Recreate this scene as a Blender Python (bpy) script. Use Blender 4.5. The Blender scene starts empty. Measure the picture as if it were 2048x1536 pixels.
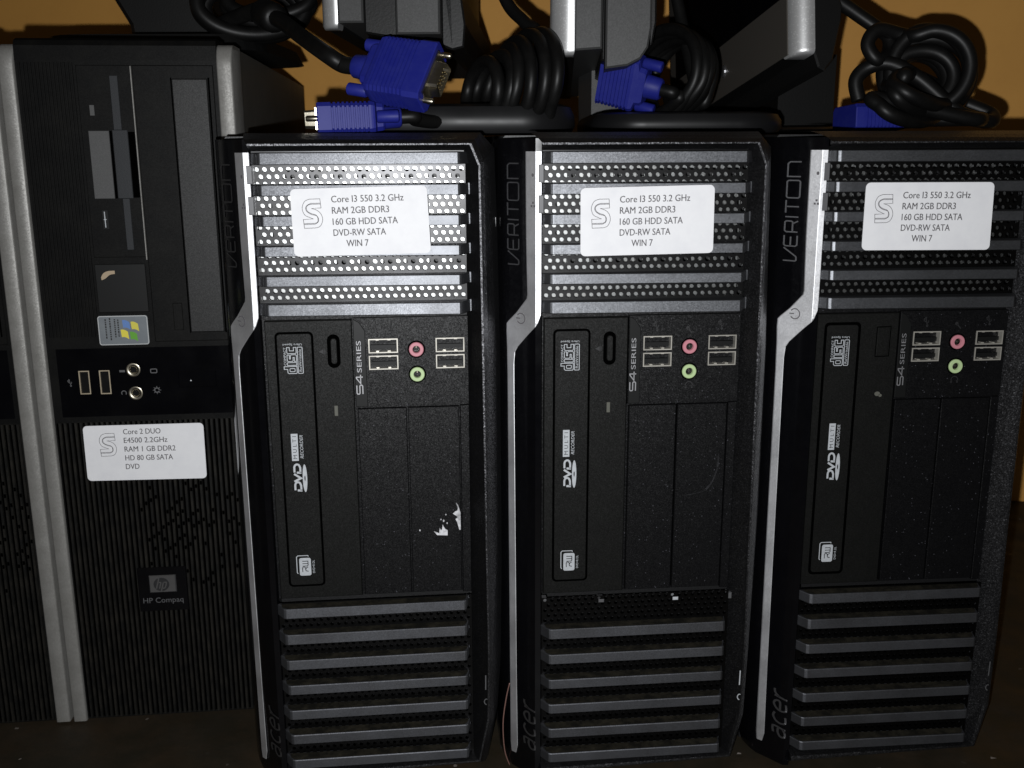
import bpy, bmesh, math, random
from mathutils import Vector, Matrix
random.seed(7)
S = bpy.context.scene
COL = S.collection
rad = math.radians

# ------------------------------------------------------------------ camera, light, exposure
cam_d = bpy.data.cameras.new('camera')
cam = bpy.data.objects.new('camera', cam_d)
COL.objects.link(cam)
cam_d.sensor_width = 36
cam_d.lens = 36 * 2032.1 / 2048
cam_d.clip_start = 0.01
cam_d.clip_end = 50
CAM = Vector((0, 0, 0.346))
cam.matrix_world = Matrix.Translation(CAM) @ Matrix.Rotation(rad(90 - 13.416), 4, 'X') @ Matrix.Rotation(rad(-0.244), 4, 'Z')
S.camera = cam
cam_d.dof.use_dof = True
cam_d.dof.focus_distance = 0.535
cam_d.dof.aperture_fstop = 20

world = bpy.data.worlds.new('World')
S.world = world
world.use_nodes = True
bg = world.node_tree.nodes['Background']
bg.inputs[0].default_value = (1.0, 0.82, 0.6, 1)
bg.inputs[1].default_value = 0.022

FLASH = 3.3
fl = bpy.data.lights.new('phone_flash', 'AREA')        # the LED beside the phone's lens
fl.energy = FLASH
fl.color = (0.97, 0.985, 1.0)
fl.shape = 'DISK'
fl.size = 0.005
fo = bpy.data.objects.new('phone_flash', fl)
COL.objects.link(fo)
fo.matrix_world = cam.matrix_world @ Matrix.Translation((-0.012, -0.015, 0))

S.view_settings.view_transform = 'Standard'
S.view_settings.look = 'None'
S.view_settings.exposure = 0
S.view_settings.gamma = 1
S.view_settings.use_curve_mapping = False
S.render.resolution_x = 1024
S.render.resolution_y = 768

# ------------------------------------------------------------------ materials
def mat(name, col, rough=0.5, metal=0.0, spec=0.5, flake=0.0, flake_scale=2600, flake_col=(0.75, 0.78, 0.85),
        bump=0.0, bump_scale=2500, dirt=None, dirt_amt=0.0, dirt_scale=60, coat=0.0, stretch=None, rvar=0.0, glint=0.0, glint_scale=2300):
    m = bpy.data.materials.new(name)
    m.use_nodes = True
    nt = m.node_tree
    N, L = nt.nodes, nt.links
    b = N['Principled BSDF']
    b.inputs['Base Color'].default_value = (*col, 1)
    b.inputs['Roughness'].default_value = rough
    b.inputs['Metallic'].default_value = metal
    b.inputs['Specular IOR Level'].default_value = spec
    if coat:
        b.inputs['Coat Weight'].default_value = coat
        b.inputs['Coat Roughness'].default_value = 0.05
    tc = N.new('ShaderNodeTexCoord')
    src = tc.outputs['Object']
    base = None
    if dirt:
        mp = N.new('ShaderNodeMapping')
        L.new(src, mp.inputs[0])
        if stretch:
            mp.inputs['Scale'].default_value = stretch
        n = N.new('ShaderNodeTexNoise')
        n.inputs['Scale'].default_value = dirt_scale
        n.inputs['Detail'].default_value = 8
        n.inputs['Roughness'].default_value = 0.7
        L.new(mp.outputs[0], n.inputs['Vector'])
        r = N.new('ShaderNodeValToRGB')
        r.color_ramp.elements[0].position = 0.42
        r.color_ramp.elements[1].position = 0.72
        r.color_ramp.elements[1].color = (dirt_amt,) * 3 + (1,)
        L.new(n.outputs['Fac'], r.inputs[0])
        mx = N.new('ShaderNodeMix')
        mx.data_type = 'RGBA'
        mx.inputs['A'].default_value = (*col, 1)
        mx.inputs['B'].default_value = (*dirt, 1)
        L.new(r.outputs[0], mx.inputs['Factor'])
        base = mx.outputs['Result']
    if flake:
        v = N.new('ShaderNodeTexVoronoi')
        v.inputs['Scale'].default_value = flake_scale
        L.new(src, v.inputs['Vector'])
        sep = N.new('ShaderNodeSeparateColor')
        L.new(v.outputs['Color'], sep.inputs[0])
        gt = N.new('ShaderNodeMath')
        gt.operation = 'GREATER_THAN'
        gt.inputs[1].default_value = 1 - flake
        L.new(sep.outputs[0], gt.inputs[0])
        mu = N.new('ShaderNodeMath')
        mu.operation = 'MULTIPLY'
        L.new(gt.outputs[0], mu.inputs[0])
        L.new(sep.outputs[1], mu.inputs[1])
        mx = N.new('ShaderNodeMix')
        mx.data_type = 'RGBA'
        mx.inputs['A'].default_value = (*col, 1)
        mx.inputs['B'].default_value = (*flake_col, 1)
        if base:
            L.new(base, mx.inputs['A'])
        L.new(mu.outputs[0], mx.inputs['Factor'])
        base = mx.outputs['Result']
    if base:
        L.new(base, b.inputs['Base Color'])
    if rvar:
        n = N.new('ShaderNodeTexNoise')
        n.inputs['Scale'].default_value = 45
        n.inputs['Detail'].default_value = 6
        L.new(src, n.inputs['Vector'])
        mr = N.new('ShaderNodeMapRange')
        mr.inputs['From Min'].default_value = 0.3
        mr.inputs['From Max'].default_value = 0.7
        mr.inputs['To Min'].default_value = max(0.02, rough - rvar)
        mr.inputs['To Max'].default_value = rough + rvar
        L.new(n.outputs['Fac'], mr.inputs['Value'])
        L.new(mr.outputs[0], b.inputs['Roughness'])
    if bump:
        n = N.new('ShaderNodeTexNoise')
        n.inputs['Scale'].default_value = bump_scale
        n.inputs['Detail'].default_value = 3
        L.new(src, n.inputs['Vector'])
        bp = N.new('ShaderNodeBump')
        bp.inputs['Strength'].default_value = bump
        bp.inputs['Distance'].default_value = 0.0003
        L.new(n.outputs['Fac'], bp.inputs['Height'])
        L.new(bp.outputs[0], b.inputs['Normal'])
    if glint:      # each metal flake in the paint lies at its own slight angle
        v = N.new('ShaderNodeTexVoronoi')
        v.inputs['Scale'].default_value = glint_scale
        L.new(src, v.inputs['Vector'])
        sb = N.new('ShaderNodeVectorMath')
        sb.operation = 'SUBTRACT'
        sb.inputs[1].default_value = (.5, .5, .5)
        L.new(v.outputs['Color'], sb.inputs[0])
        sc = N.new('ShaderNodeVectorMath')
        sc.operation = 'SCALE'
        sc.inputs['Scale'].default_value = glint
        L.new(sb.outputs[0], sc.inputs[0])
        g = N.new('ShaderNodeNewGeometry')
        ad = N.new('ShaderNodeVectorMath')
        L.new(g.outputs['Normal'], ad.inputs[0])
        L.new(sc.outputs[0], ad.inputs[1])
        nm = N.new('ShaderNodeVectorMath')
        nm.operation = 'NORMALIZE'
        L.new(ad.outputs[0], nm.inputs[0])
        L.new(nm.outputs[0], b.inputs['Normal'])
    return m

M = dict(
    frame=mat('flecked_black_frame_paint', (0.075, 0.075, 0.079), 0.44, metal=1.0, glint=0.34, glint_scale=2200, dirt=(0.05, 0.05, 0.052), dirt_amt=0.6, dirt_scale=90),
    panel=mat('flecked_black_plastic', (0.0014, 0.0014, 0.0018), 0.47, spec=0.24, flake=0.006, flake_scale=2300, flake_col=(0.06, 0.06, 0.07), glint=0.22, glint_scale=2700, dirt=(0.0034, 0.0034, 0.0038), dirt_amt=0.5, dirt_scale=120),
    drive=mat('matte_black_drive_plastic', (0.0036, 0.0037, 0.0034), 0.52, spec=0.18, glint=0.16, glint_scale=2500, dirt=(0.0062, 0.0062, 0.0056), dirt_amt=0.5, dirt_scale=90),
    gloss=mat('gloss_black_plastic', (0.0018, 0.0018, 0.0024), 0.14, rvar=0.05, dirt=(0.004, 0.004, 0.0045), dirt_amt=0.4, dirt_scale=70),
    smooth=mat('smooth_black_plastic', (0.005, 0.0052, 0.0052), 0.45, spec=0.25),
    hole=mat('groove_black', (0.0006, 0.0006, 0.0006), 0.9, spec=0.0),
    silver=mat('silver_paint', (0.88, 0.88, 0.90), 0.55, metal=1.0, glint=0.07, glint_scale=2200, dirt=(0.72, 0.72, 0.74), dirt_amt=0.7, dirt_scale=80, rvar=0.04),
    slat=mat('grey_metallic_paint', (0.106, 0.109, 0.117), 0.45, metal=0.95, glint=0.09, glint_scale=2700, dirt=(0.085, 0.088, 0.094), dirt_amt=0.6, dirt_scale=70, rvar=0.03),
    slat_low=mat('dusty_grey_metallic_paint', (0.135, 0.139, 0.152), 0.52, metal=0.97, glint=0.09, glint_scale=2700, dirt=(0.10, 0.10, 0.104), dirt_amt=0.7, dirt_scale=60, rvar=0.04),
    shelf=mat('dusty_black_plastic', (0.007, 0.0065, 0.005), 0.85, spec=0.1, dirt=(0.032, 0.028, 0.019), dirt_amt=0.9, dirt_scale=150),
    mesh=mat('perforated_black_steel', (0.032, 0.032, 0.033), 0.34, metal=1.0, dirt=(0.02, 0.019, 0.017), dirt_amt=0.5, dirt_scale=80),
    zinc=mat('zinc_plated_steel', (0.36, 0.37, 0.37), 0.35, metal=0.97, dirt=(0.25, 0.24, 0.22), dirt_amt=0.6, dirt_scale=55),
    case=mat('black_painted_steel', (0.004, 0.004, 0.0045), 0.5, bump=0.3, bump_scale=900),
    paper=mat('white_label_paper', (0.69, 0.69, 0.705), 0.62, dirt=(0.63, 0.63, 0.655), dirt_amt=0.8, dirt_scale=110, bump=0.12, bump_scale=90),
    torn=mat('torn_label_paper', (0.60, 0.60, 0.62), 0.8, dirt=(0.10, 0.10, 0.105), dirt_amt=1.0, dirt_scale=420, bump=0.5, bump_scale=2500),
    scuff=mat('scuffed_plastic', (0.030, 0.030, 0.033), 0.7, spec=0.2, dirt=(0.004, 0.004, 0.004), dirt_amt=1.0, dirt_scale=300),
    ink=mat('grey_printer_ink', (0.085, 0.08, 0.085), 0.7),
    print=mat('pale_grey_print', (0.42, 0.44, 0.46), 0.5, dirt=(0.3, 0.31, 0.33), dirt_amt=0.7, dirt_scale=500),
    print_dim=mat('silver_print', (0.22, 0.22, 0.23), 0.46, metal=1.0),
    print_metal=mat('silver_series_print', (0.30, 0.30, 0.31), 0.55, metal=0.8),
    print_hp=mat('worn_grey_print', (0.075, 0.075, 0.078), 0.5),
    print_dark=mat('black_print', (0.008, 0.008, 0.009), 0.6),
    tin=mat('tin_plated_shell', (0.48, 0.46, 0.41), 0.36, metal=0.55, rvar=0.1),
    nickel=mat('nickel_shell', (0.40, 0.37, 0.30), 0.32, metal=1.0, rvar=0.12, dirt=(0.3, 0.26, 0.18), dirt_amt=0.6, dirt_scale=300),
    gold=mat('gold_pin', (0.95, 0.78, 0.42), 0.25, metal=1.0),
    pink=mat('pink_plastic', (0.48, 0.19, 0.225), 0.4),
    green=mat('lime_green_plastic', (0.40, 0.52, 0.27), 0.4),
    blue=mat('blue_connector_plastic', (0.010, 0.014, 0.165), 0.5, spec=0.22, dirt=(0.022, 0.028, 0.185), dirt_amt=0.5, dirt_scale=160, bump=0.1),
    rubber=mat('black_cable_rubber', (0.0033, 0.0033, 0.0033), 0.45, spec=0.22, dirt=(0.010, 0.0095, 0.009), dirt_amt=0.4, dirt_scale=120, bump=0.1, bump_scale=800),
    led=mat('dull_indicator_lens', (0.10, 0.10, 0.085), 0.3),
    smoke=mat('smoked_grey_plastic', (0.10, 0.10, 0.105), 0.3),
    rib=mat('ribbed_black_plastic', (0.0050, 0.0050, 0.0046), 0.55, spec=0.16, dirt=(0.026, 0.023, 0.018), dirt_amt=0.6, dirt_scale=230, stretch=(1, 1, 0.35), bump=0.2),
    hpblack=mat('old_black_plastic', (0.0030, 0.0030, 0.0030), 0.5, glint=0.06, spec=0.10, dirt=(0.0075, 0.0072, 0.0064), dirt_amt=0.7, dirt_scale=60),
    hpdoor=mat('satin_black_plastic', (0.0075, 0.0075, 0.0075), 0.5, spec=0.35, glint=0.08, glint_scale=2600),
    hpgrey=mat('dark_grey_plastic', (0.065, 0.065, 0.065), 0.5, spec=0.3, glint=0.08, glint_scale=2600),
    hpslot=mat('slate_grey_plastic', (0.014, 0.0155, 0.018), 0.5, spec=0.3, bump=0.15),
    hpsilver=mat('worn_silver_plastic', (0.215, 0.21, 0.198), 0.5, metal=0.3, dirt=(0.165, 0.16, 0.148), dirt_amt=0.9, dirt_scale=70, glint=0.1, glint_scale=1500, rvar=0.06),
    hpcase=mat('charcoal_painted_steel', (0.08, 0.076, 0.066), 0.55, dirt=(0.13, 0.125, 0.11), dirt_amt=0.6, dirt_scale=40, bump=0.3, bump_scale=900),
    holo=mat('grey_foil_sticker', (0.15, 0.165, 0.18), 0.4, metal=0.2, dirt=(0.19, 0.21, 0.22), dirt_amt=0.6, dirt_scale=120),
    clear=mat('raised_clear_edge', (0.42, 0.43, 0.43), 0.25),
    beige=mat('dull_beige_shell', (0.42, 0.36, 0.26), 0.45, metal=0.35, dirt=(0.28, 0.22, 0.15), dirt_amt=0.6, dirt_scale=300),
    flag_blue=mat('flag_blue', (0.10, 0.19, 0.42), 0.4), flag_yellow=mat('flag_yellow', (0.62, 0.54, 0.06), 0.4), flag_green=mat('flag_green', (0.10, 0.30, 0.03), 0.4),
    flag_gold=mat('flag_gold', (0.55, 0.49, 0.07), 0.4),
    chrome=mat('chrome_badge', (0.42, 0.42, 0.43), 0.22, metal=0.9, rvar=0.05),
    tan=mat('tan_reflection_paint', (0.34, 0.26, 0.17), 0.6),  # colour of the reflection painted on the badge plate
    mon_silver=mat('monitor_silver_plastic', (0.50, 0.50, 0.50), 0.36, metal=0.6, flake=0.2, flake_scale=1500, flake_col=(0.65, 0.65, 0.65)),
    mon_grey=mat('monitor_grey_plastic', (0.042, 0.042, 0.042), 0.5, spec=0.3, glint=0.06, glint_scale=1800),
    mon_black=mat('monitor_black_plastic', (0.0055, 0.0055, 0.0055), 0.45, spec=0.25, bump=0.2, bump_scale=900),
    mon_brown=mat('monitor_dull_bezel', (0.060, 0.054, 0.047), 0.5, spec=0.3, bump=0.2, bump_scale=900),
    base_gloss=mat('monitor_satin_base', (0.007, 0.007, 0.0075), 0.42, spec=0.22, rvar=0.06),
    wire=mat('thin_copper_wire', (0.16, 0.085, 0.07), 0.5),
    wall=mat('ochre_wall_paint', (0.76, 0.385, 0.085), 0.75, dirt=(0.66, 0.325, 0.07), dirt_amt=0.8, dirt_scale=9, bump=0.3, bump_scale=260),
    floor=mat('dark_worn_floor', (0.018, 0.0145, 0.009), 0.6, spec=0.25, dirt=(0.036, 0.023, 0.013), dirt_amt=0.8, dirt_scale=26, flake=0.003, flake_scale=420, flake_col=(0.25, 0.22, 0.2), bump=0.4, bump_scale=300, rvar=0.12),
    skirting=mat('dark_skirting_paint', (0.045, 0.04, 0.026), 0.6, dirt=(0.07, 0.06, 0.04), dirt_amt=0.6, dirt_scale=30),
)

# ------------------------------------------------------------------ mesh builder (millimetres: u right, v up, w out to the front)
class MB:
    def __init__(self):
        self.v, self.f = [], []
    def add(self, p):
        self.v.append(p)
        return len(self.v) - 1
    def poly(self, pts):
        self.f.append([self.add(p) for p in pts])
    def prism(self, poly, w0, w1, ch=0.0, inset=None):
        """poly in (u, v), back at w0, front at w1, optional chamfer of the front edge"""
        n = len(poly)
        back = [self.add((u, v, w0)) for u, v in poly]
        if ch:
            mid = [self.add((u, v, w1 - ch)) for u, v in poly]
            fr = [self.add((u, v, w1)) for u, v in inset_poly(poly, ch)]
            rings = [back, mid, fr]
        else:
            fr = [self.add((u, v, w1)) for u, v in poly]
            rings = [back, fr]
        for a, b in zip(rings, rings[1:]):
            for i in range(n):
                j = (i + 1) % n
                self.f.append([a[i], a[j], b[j], b[i]])
        self.f.append(rings[-1][:])
        self.f.append(back[::-1])
    def box(self, u0, u1, v0, v1, w0, w1, ch=0.0):
        self.prism([(u0, v0), (u1, v0), (u1, v1), (u0, v1)], w0, w1, ch)
    def loft(self, rings, closed=True, cap=False):
        R = [[self.add(p) for p in r] for r in rings]
        n = len(R[0])
        for a, b in zip(R, R[1:]):
            for i in range(n if closed else n - 1):
                j = (i + 1) % n
                self.f.append([a[i], a[j], b[j], b[i]])
        if cap:
            self.f.append(R[0][::-1])
            self.f.append(R[-1][:])
    def ribbon(self, path, width, fn=None, w=0.0, closed=False):
        """flat stroke along a 2D path; fn maps (a, b) to (u, v, w)"""
        if fn is None:
            fn = lambda a, b: (a, b, w)
        P = [Vector(p) for p in path]
        n = len(P)
        L, Rr = [], []
        for i in range(n):
            if closed:
                p0, p1 = P[i - 1], P[(i + 1) % n]
            else:
                p0, p1 = P[max(i - 1, 0)], P[min(i + 1, n - 1)]
            d1 = (P[i] - p0)
            d2 = (p1 - P[i])
            if d1.length < 1e-9:
                d1 = d2
            if d2.length < 1e-9:
                d2 = d1
            d1 = d1.normalized()
            d2 = d2.normalized()
            t = d1 + d2
            t = t.normalized() if t.length > 1e-6 else d1
            nn = Vector((-t.y, t.x))
            k = max(0.4, abs(nn.dot(Vector((-d1.y, d1.x)))))
            o = nn * (width / 2 / k)
            L.append(self.add(fn(*(P[i] + o))))
            Rr.append(self.add(fn(*(P[i] - o))))
        for i in range(n if closed else n - 1):
            j = (i + 1) % n
            self.f.append([L[i], L[j], Rr[j], Rr[i]])
    def disc(self, u, v, w, ru, rv=None, n=24):
        rv = rv or ru
        self.poly([(u + ru * math.cos(k * 2 * math.pi / n), v + rv * math.sin(k * 2 * math.pi / n), w) for k in range(n)])
    def lathe(self, u, v, prof, n=24):
        """profile of (radius, w) turned round the w axis at u, v"""
        self.loft([[(u + r * math.cos(k * 2 * math.pi / n), v + r * math.sin(k * 2 * math.pi / n), w) for k in range(n)] for r, w in prof])
    def tube(self, pts, r, n=10, cap=True):
        P = [Vector(p) for p in pts]
        rings = []
        up = Vector((0.31, 0.2, 0.93))
        for i, p in enumerate(P):
            t = (P[min(i + 1, len(P) - 1)] - P[max(i - 1, 0)]).normalized()
            a = up - t * up.dot(t)
            if a.length < 1e-3:
                a = Vector((1, 0, 0)) - t * t.x
            a.normalize()
            up = a
            b = t.cross(a)
            rr = r[i] if isinstance(r, (list, tuple)) else r
            rings.append([tuple(p + a * (rr * math.cos(k * 2 * math.pi / n)) + b * (rr * math.sin(k * 2 * math.pi / n))) for k in range(n)])
        self.loft(rings, cap=cap)
    def build(self, name, m, parent=None, smooth=False, raw=False, fix=True):
        """raw: vertices already in metres, world axes"""
        me = bpy.data.meshes.new(name)
        if raw:
            vv = self.v
        else:
            vv = [(u * .001, -w * .001, v * .001) for u, v, w in self.v]
        me.from_pydata(vv, [], self.f)
        if fix:
            bm = bmesh.new()
            bm.from_mesh(me)
            bmesh.ops.recalc_face_normals(bm, faces=bm.faces)
            bm.to_mesh(me)
            bm.free()
        me.materials.append(M[m] if isinstance(m, str) else m)
        if smooth:
            for p in me.polygons:
                p.use_smooth = True
            if smooth != 'all':
                me.set_sharp_from_angle(angle=rad(40))
        o = bpy.data.objects.new(name, me)
        COL.objects.link(o)
        if parent:
            o.parent = parent
        return o

def inset_poly(poly, d):
    n = len(poly)
    area = sum(poly[i][0] * poly[(i + 1) % n][1] - poly[(i + 1) % n][0] * poly[i][1] for i in range(n))
    s = 1 if area > 0 else -1
    out = []
    for i in range(n):
        p0, p, p1 = Vector(poly[i - 1]), Vector(poly[i]), Vector(poly[(i + 1) % n])
        d1, d2 = (p - p0).normalized(), (p1 - p).normalized()
        n1, n2 = Vector((-d1.y, d1.x)) * s, Vector((-d2.y, d2.x)) * s
        b = n1 + n2
        k = max(0.3, 1 + n1.dot(n2))
        q = p + b * (d / k)
        out.append((q.x, q.y))
    return out

def rrect(u0, u1, v0, v1, r, n=5):
    pts = []
    for cu, cv, a in ((u1 - r, v0 + r, -90), (u1 - r, v1 - r, 0), (u0 + r, v1 - r, 90), (u0 + r, v0 + r, 180)):
        for k in range(n + 1):
            t = rad(a + 90 * k / n)
            pts.append((cu + r * math.cos(t), cv + r * math.sin(t)))
    return pts

def spline(pts, k=6, closed=False):
    """Catmull-Rom through points of any dimension"""
    P = [Vector(p) for p in pts]
    n = len(P)
    out = []
    for i in range(n if closed else n - 1):
        if closed:
            a, b, c, d = P[i - 1], P[i], P[(i + 1) % n], P[(i + 2) % n]
        else:
            a, b, c, d = P[max(i - 1, 0)], P[i], P[i + 1], P[min(i + 2, n - 1)]
        for j in range(k):
            t = j / k
            out.append(tuple(0.5 * ((2 * b) + (c - a) * t + (2 * a - 5 * b + 4 * c - d) * t * t + (3 * b - a - 3 * c + d) * t ** 3)))
    if not closed:
        out.append(tuple(P[-1]))
    return out

def arc(cx, cy, r, a0, a1, n=10, ry=None):
    ry = ry or r
    return [(cx + r * math.cos(rad(a0 + (a1 - a0) * k / n)), cy + ry * math.sin(rad(a0 + (a1 - a0) * k / n))) for k in range(n + 1)]

_glyphs = {}
def text_polys(body):
    if body in _glyphs:
        return _glyphs[body]
    cu = bpy.data.curves.new('lettering', 'FONT')
    cu.body = body
    cu.size = 1
    cu.resolution_u = 3
    o = bpy.data.objects.new('lettering', cu)
    COL.objects.link(o)
    bpy.context.view_layer.update()
    me = bpy.data.meshes.new_from_object(o.evaluated_get(bpy.context.evaluated_depsgraph_get()))
    vs = [(v.co.x, v.co.y) for v in me.vertices]
    fs = [list(p.vertices) for p in me.polygons]
    bpy.data.objects.remove(o)
    bpy.data.curves.remove(cu)
    bpy.data.meshes.remove(me)
    _glyphs[body] = (vs, fs)
    return vs, fs

def text(mb, body, a, b, width, cap, fn, slant=0.0):
    """flat lettering, baseline start at (a, b), stretched to width and cap height; fn maps (a, b) to (u, v, w)"""
    vs, fs = text_polys(body)
    x0 = min(x for x, y in vs)
    x1 = max(x for x, y in vs)
    y1 = max(y for x, y in vs)
    sx, sy = width / (x1 - x0), cap / y1
    base = len(mb.v)
    for x, y in vs:
        mb.add(fn(a + (x - x0) * sx + slant * y * sy, b + y * sy))
    for f in fs:
        mb.f.append([base + i for i in f])

def thing(name, label, cat, loc=(0, 0, 0), rz=0, group=None, tilt=0):
    o = bpy.data.objects.new(name, None)
    o.empty_display_size = 0.02
    COL.objects.link(o)
    o.location = loc
    o.rotation_euler = (0, tilt, rz)
    o['label'] = label
    o['category'] = cat
    if group:
        o['group'] = group
    return o

def structure(o):
    o['kind'] = 'structure'
    return o

# ------------------------------------------------------------------ the setting
def setting():
    mb = MB()
    mb.poly([(-2500, 0, 2000), (2500, 0, 2000), (2500, 0, -975), (-2500, 0, -975)])
    structure(mb.build('floor', 'floor'))
    mb = MB()
    mb.box(-3000, 2000, -20, 1900, -120, 0)
    o = mb.build('wall', 'wall')
    o.location = (0.5, 0.945, 0)
    o.rotation_euler = (0, 0, rad(-9))
    o['label'] = 'ochre yellow painted wall behind the computers and monitors'
    o['category'] = 'wall'
setting()

# ------------------------------------------------------------------ the slatted towers
def interp(prof, u):
    for (a, wa), (b, wb) in zip(prof, prof[1:]):
        if u <= b:
            t = (u - a) / (b - a)
            return wa + (wb - wa) * max(0, t)
    return prof[-1][1]

LEFT = [(-24.5, -24), (-22.3, -15.5), (-20.3, -11), (-6.9, 2.4), (-4, 2.6)]

def perforated(u0, u1, v0, v1, pu, pv, r, w, th, n=8):
    """plate of staggered round holes with real hole walls"""
    mb = MB()
    rows = int(round((v1 - v0) / pv))
    cols = int(round((u1 - u0) / pu))
    pv = (v1 - v0) / rows
    pu = (u1 - u0) / cols
    for j in range(rows):
        off = 0.5 if j % 2 else 0.0
        vb, vt = v0 + j * pv, v0 + (j + 1) * pv
        if off:
            mb.poly([(u0, vb, w), (u0 + pu / 2, vb, w), (u0 + pu / 2, vt, w), (u0, vt, w)])
            mb.poly([(u1 - pu / 2, vb, w), (u1, vb, w), (u1, vt, w), (u1 - pu / 2, vt, w)])
        for i in range(cols - (1 if off else 0)):
            ua = u0 + (i + off) * pu
            ub = ua + pu
            cu, cv = (ua + ub) / 2, (vb + vt) / 2
            m = 8
            out, inn, bk = [], [], []
            for k in range(m):
                t = rad(22.5 + 45 * k)
                c, s = math.cos(t), math.sin(t)
                inn.append(mb.add((cu + r * c, cv + r * s, w)))
                bk.append(mb.add((cu + r * c, cv + r * s, w - th)))
            A = [mb.add(p) for p in ((ub, vb, w), (ub, vt, w), (ua, vt, w), (ua, vb, w))]
            # inn k: 22.5, 67.5, 112.5, 157.5, 202.5, 247.5, 292.5, 337.5
            mb.f += [[A[0], A[1], inn[0], inn[7]], [A[1], A[2], inn[2], inn[1]], [A[2], A[3], inn[4], inn[3]], [A[3], A[0], inn[6], inn[5]],
                     [A[1], inn[1], inn[0]], [A[2], inn[3], inn[2]], [A[3], inn[5], inn[4]], [A[0], inn[7], inn[6]]]
            for k in range(m):
                j2 = (k + 1) % m
                mb.f.append([inn[k], inn[j2], bk[j2], bk[k]])
    return mb

def slat_mesh(v0, v1, wl=6.3, wr=10.2, back=0.6, lean=0.35, end=100.5):
    prof = [(-3.9, 2.0), (-0.7, wl - 1.5), (-0.1, wl - 0.62), (0.25, wl - 0.42), (1.15, wl - 0.06), (1.5, wl), (30, wl + (wr - wl) * .27), (62, wl + (wr - wl) * .6), (94.2, wr), (95.2, wr - 0.4), (end, -0.4)]
    c = 0.35
    mb = MB()
    rings = []
    for u, w in prof:
        rings.append([(u, v0, back), (u, v0, w - c), (u, v0 + c, w), (u, v1 - c, w - lean), (u, v1, w - c - lean), (u, v1, back)])
    mb.loft(rings, cap=True)
    return mb

UPPER = [(335.7, 341.4), (321.2, 326.5), (306.8, 311.9), (292.4, 297.4), (277.9, 283.0), (263.4, 269.3)]
LOWER = [(104.0, 109.3), (89.1, 94.6), (74.5, 79.8), (59.9, 65.1), (45.2, 50.4), (30.5, 35.8), (15.6, 20.8)]

def logo_s(mb, fn):
    """double outlined letter S of the shop, drawn in a box 9.5 wide and 14 high"""
    k = 9.3 / 250.0
    def q(pts):
        return [((x - 325) * k, (600 - y) * 13.8 / 363) for x, y in pts]
    outer = [(560, 240), (430, 240)] + spline([(430, 240), (365, 268), (330, 350), (355, 432), (420, 468), (462, 486)], 5)[1:] + [(335, 490), (342, 600), (490, 598)] \
        + spline([(490, 598), (545, 575), (578, 500), (560, 425), (510, 378), (445, 356)], 5)[1:] + [(568, 352)]
    mb.ribbon(q(outer), 0.26, fn, closed=True)
    for d in (0, 11):
        mid = [(562, 298 - d + 6), (440, 298 - d + 6)] + spline([(440, 304 - d), (402 - d, 318), (382 - d * .8, 352), (398 - d, 392), (440, 418 + d), (500, 440 + d * .6), (518 + d * .8, 480), (512 + d * .7, 525), (478, 541 + d)], 5)[1:] + [(338, 541 + d)]
        mb.ribbon(q(mid), 0.26, fn)

def spec_sticker(parent, corners, w, lines, logo_at):
    """corners: lower left, lower right, upper right, upper left in (u, v)"""
    LL, LR, UR, UL = [Vector(c) for c in corners]
    W = ((LR - LL).length + (UR - UL).length) / 2
    H = ((UL - LL).length + (UR - LR).length) / 2
    def fn(a, b, dw=0.32):
        s, t = a / W, b / H
        p = LL * (1 - s) * (1 - t) + LR * s * (1 - t) + UR * s * t + UL * (1 - s) * t
        return (p.x, p.y, w + dw)
    mb = MB()
    pts = [fn(a, b) for a, b in rrect(0, W, 0, H, 2.4, 6)]
    mb.prism([(p[0], p[1]) for p in pts], w, w + 0.22)
    st = mb.build('spec_sticker', 'paper', parent)
    t = MB()
    for body, a, b, wd in lines:
        text(t, body, a, b, wd, 3.15, fn)
        text(t, body, a + .11, b + .03, wd, 3.15, lambda a, b: fn(a, b, .335))
    t.build('lettering', 'ink', st, fix=False)
    t = MB()
    logo_s(t, lambda a, b: fn(logo_at[0] + a, logo_at[1] + b))
    t.build('emblem', 'ink', st, fix=False)
    return st

def up_text(u_base, v_start, w):
    """lettering that reads upwards: baseline at u = u_base on the right, letters' tops point left"""
    return lambda a, b: (u_base - b, v_start + a, w)

def usb_port(parent, u0, u1, v0, v1, w, vertical=False, m='tin'):
    mb = MB()
    t = 0.55
    for a in ((u0, u1, v0, v0 + t), (u0, u1, v1 - t, v1), (u0, u0 + t, v0 + t, v1 - t), (u1 - t, u1, v0 + t, v1 - t)):
        mb.box(a[0], a[1], a[2], a[3], w - 9, w + 0.45)
    if not vertical:
        for k in range(2):
            a = u0 + (u1 - u0) * (0.25 + 0.4 * k)
            mb.box(a, a + 1.5, v1 - t - 0.5, v1 - t - .02, w - 5, w - 0.8)
            mb.box(a, a + 1.5, v0 + t + .02, v0 + t + 0.45, w - 5, w - 0.8)
    p = mb.build('usb_port', m, parent)
    mb = MB()
    if vertical:
        mb.box(u0 + (u1 - u0) * .52, u0 + (u1 - u0) * .80, v0 + 1.2, v1 - 1.2, w - 8.5, w - 1.4)
    else:
        mb.box(u0 + 1.2, u1 - 1.2, v0 + (v1 - v0) * .26, v0 + (v1 - v0) * .52, w - 8.5, w - 1.4)
    mb.build('contact_tongue', 'smooth', p)
    mb = MB()
    mb.box(u0 + t + .05, u1 - t - .05, v0 + t + .05, v1 - t - .05, w - 9, w - 8.7)
    mb.build('back_wall', 'hole', p)
    return p

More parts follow.
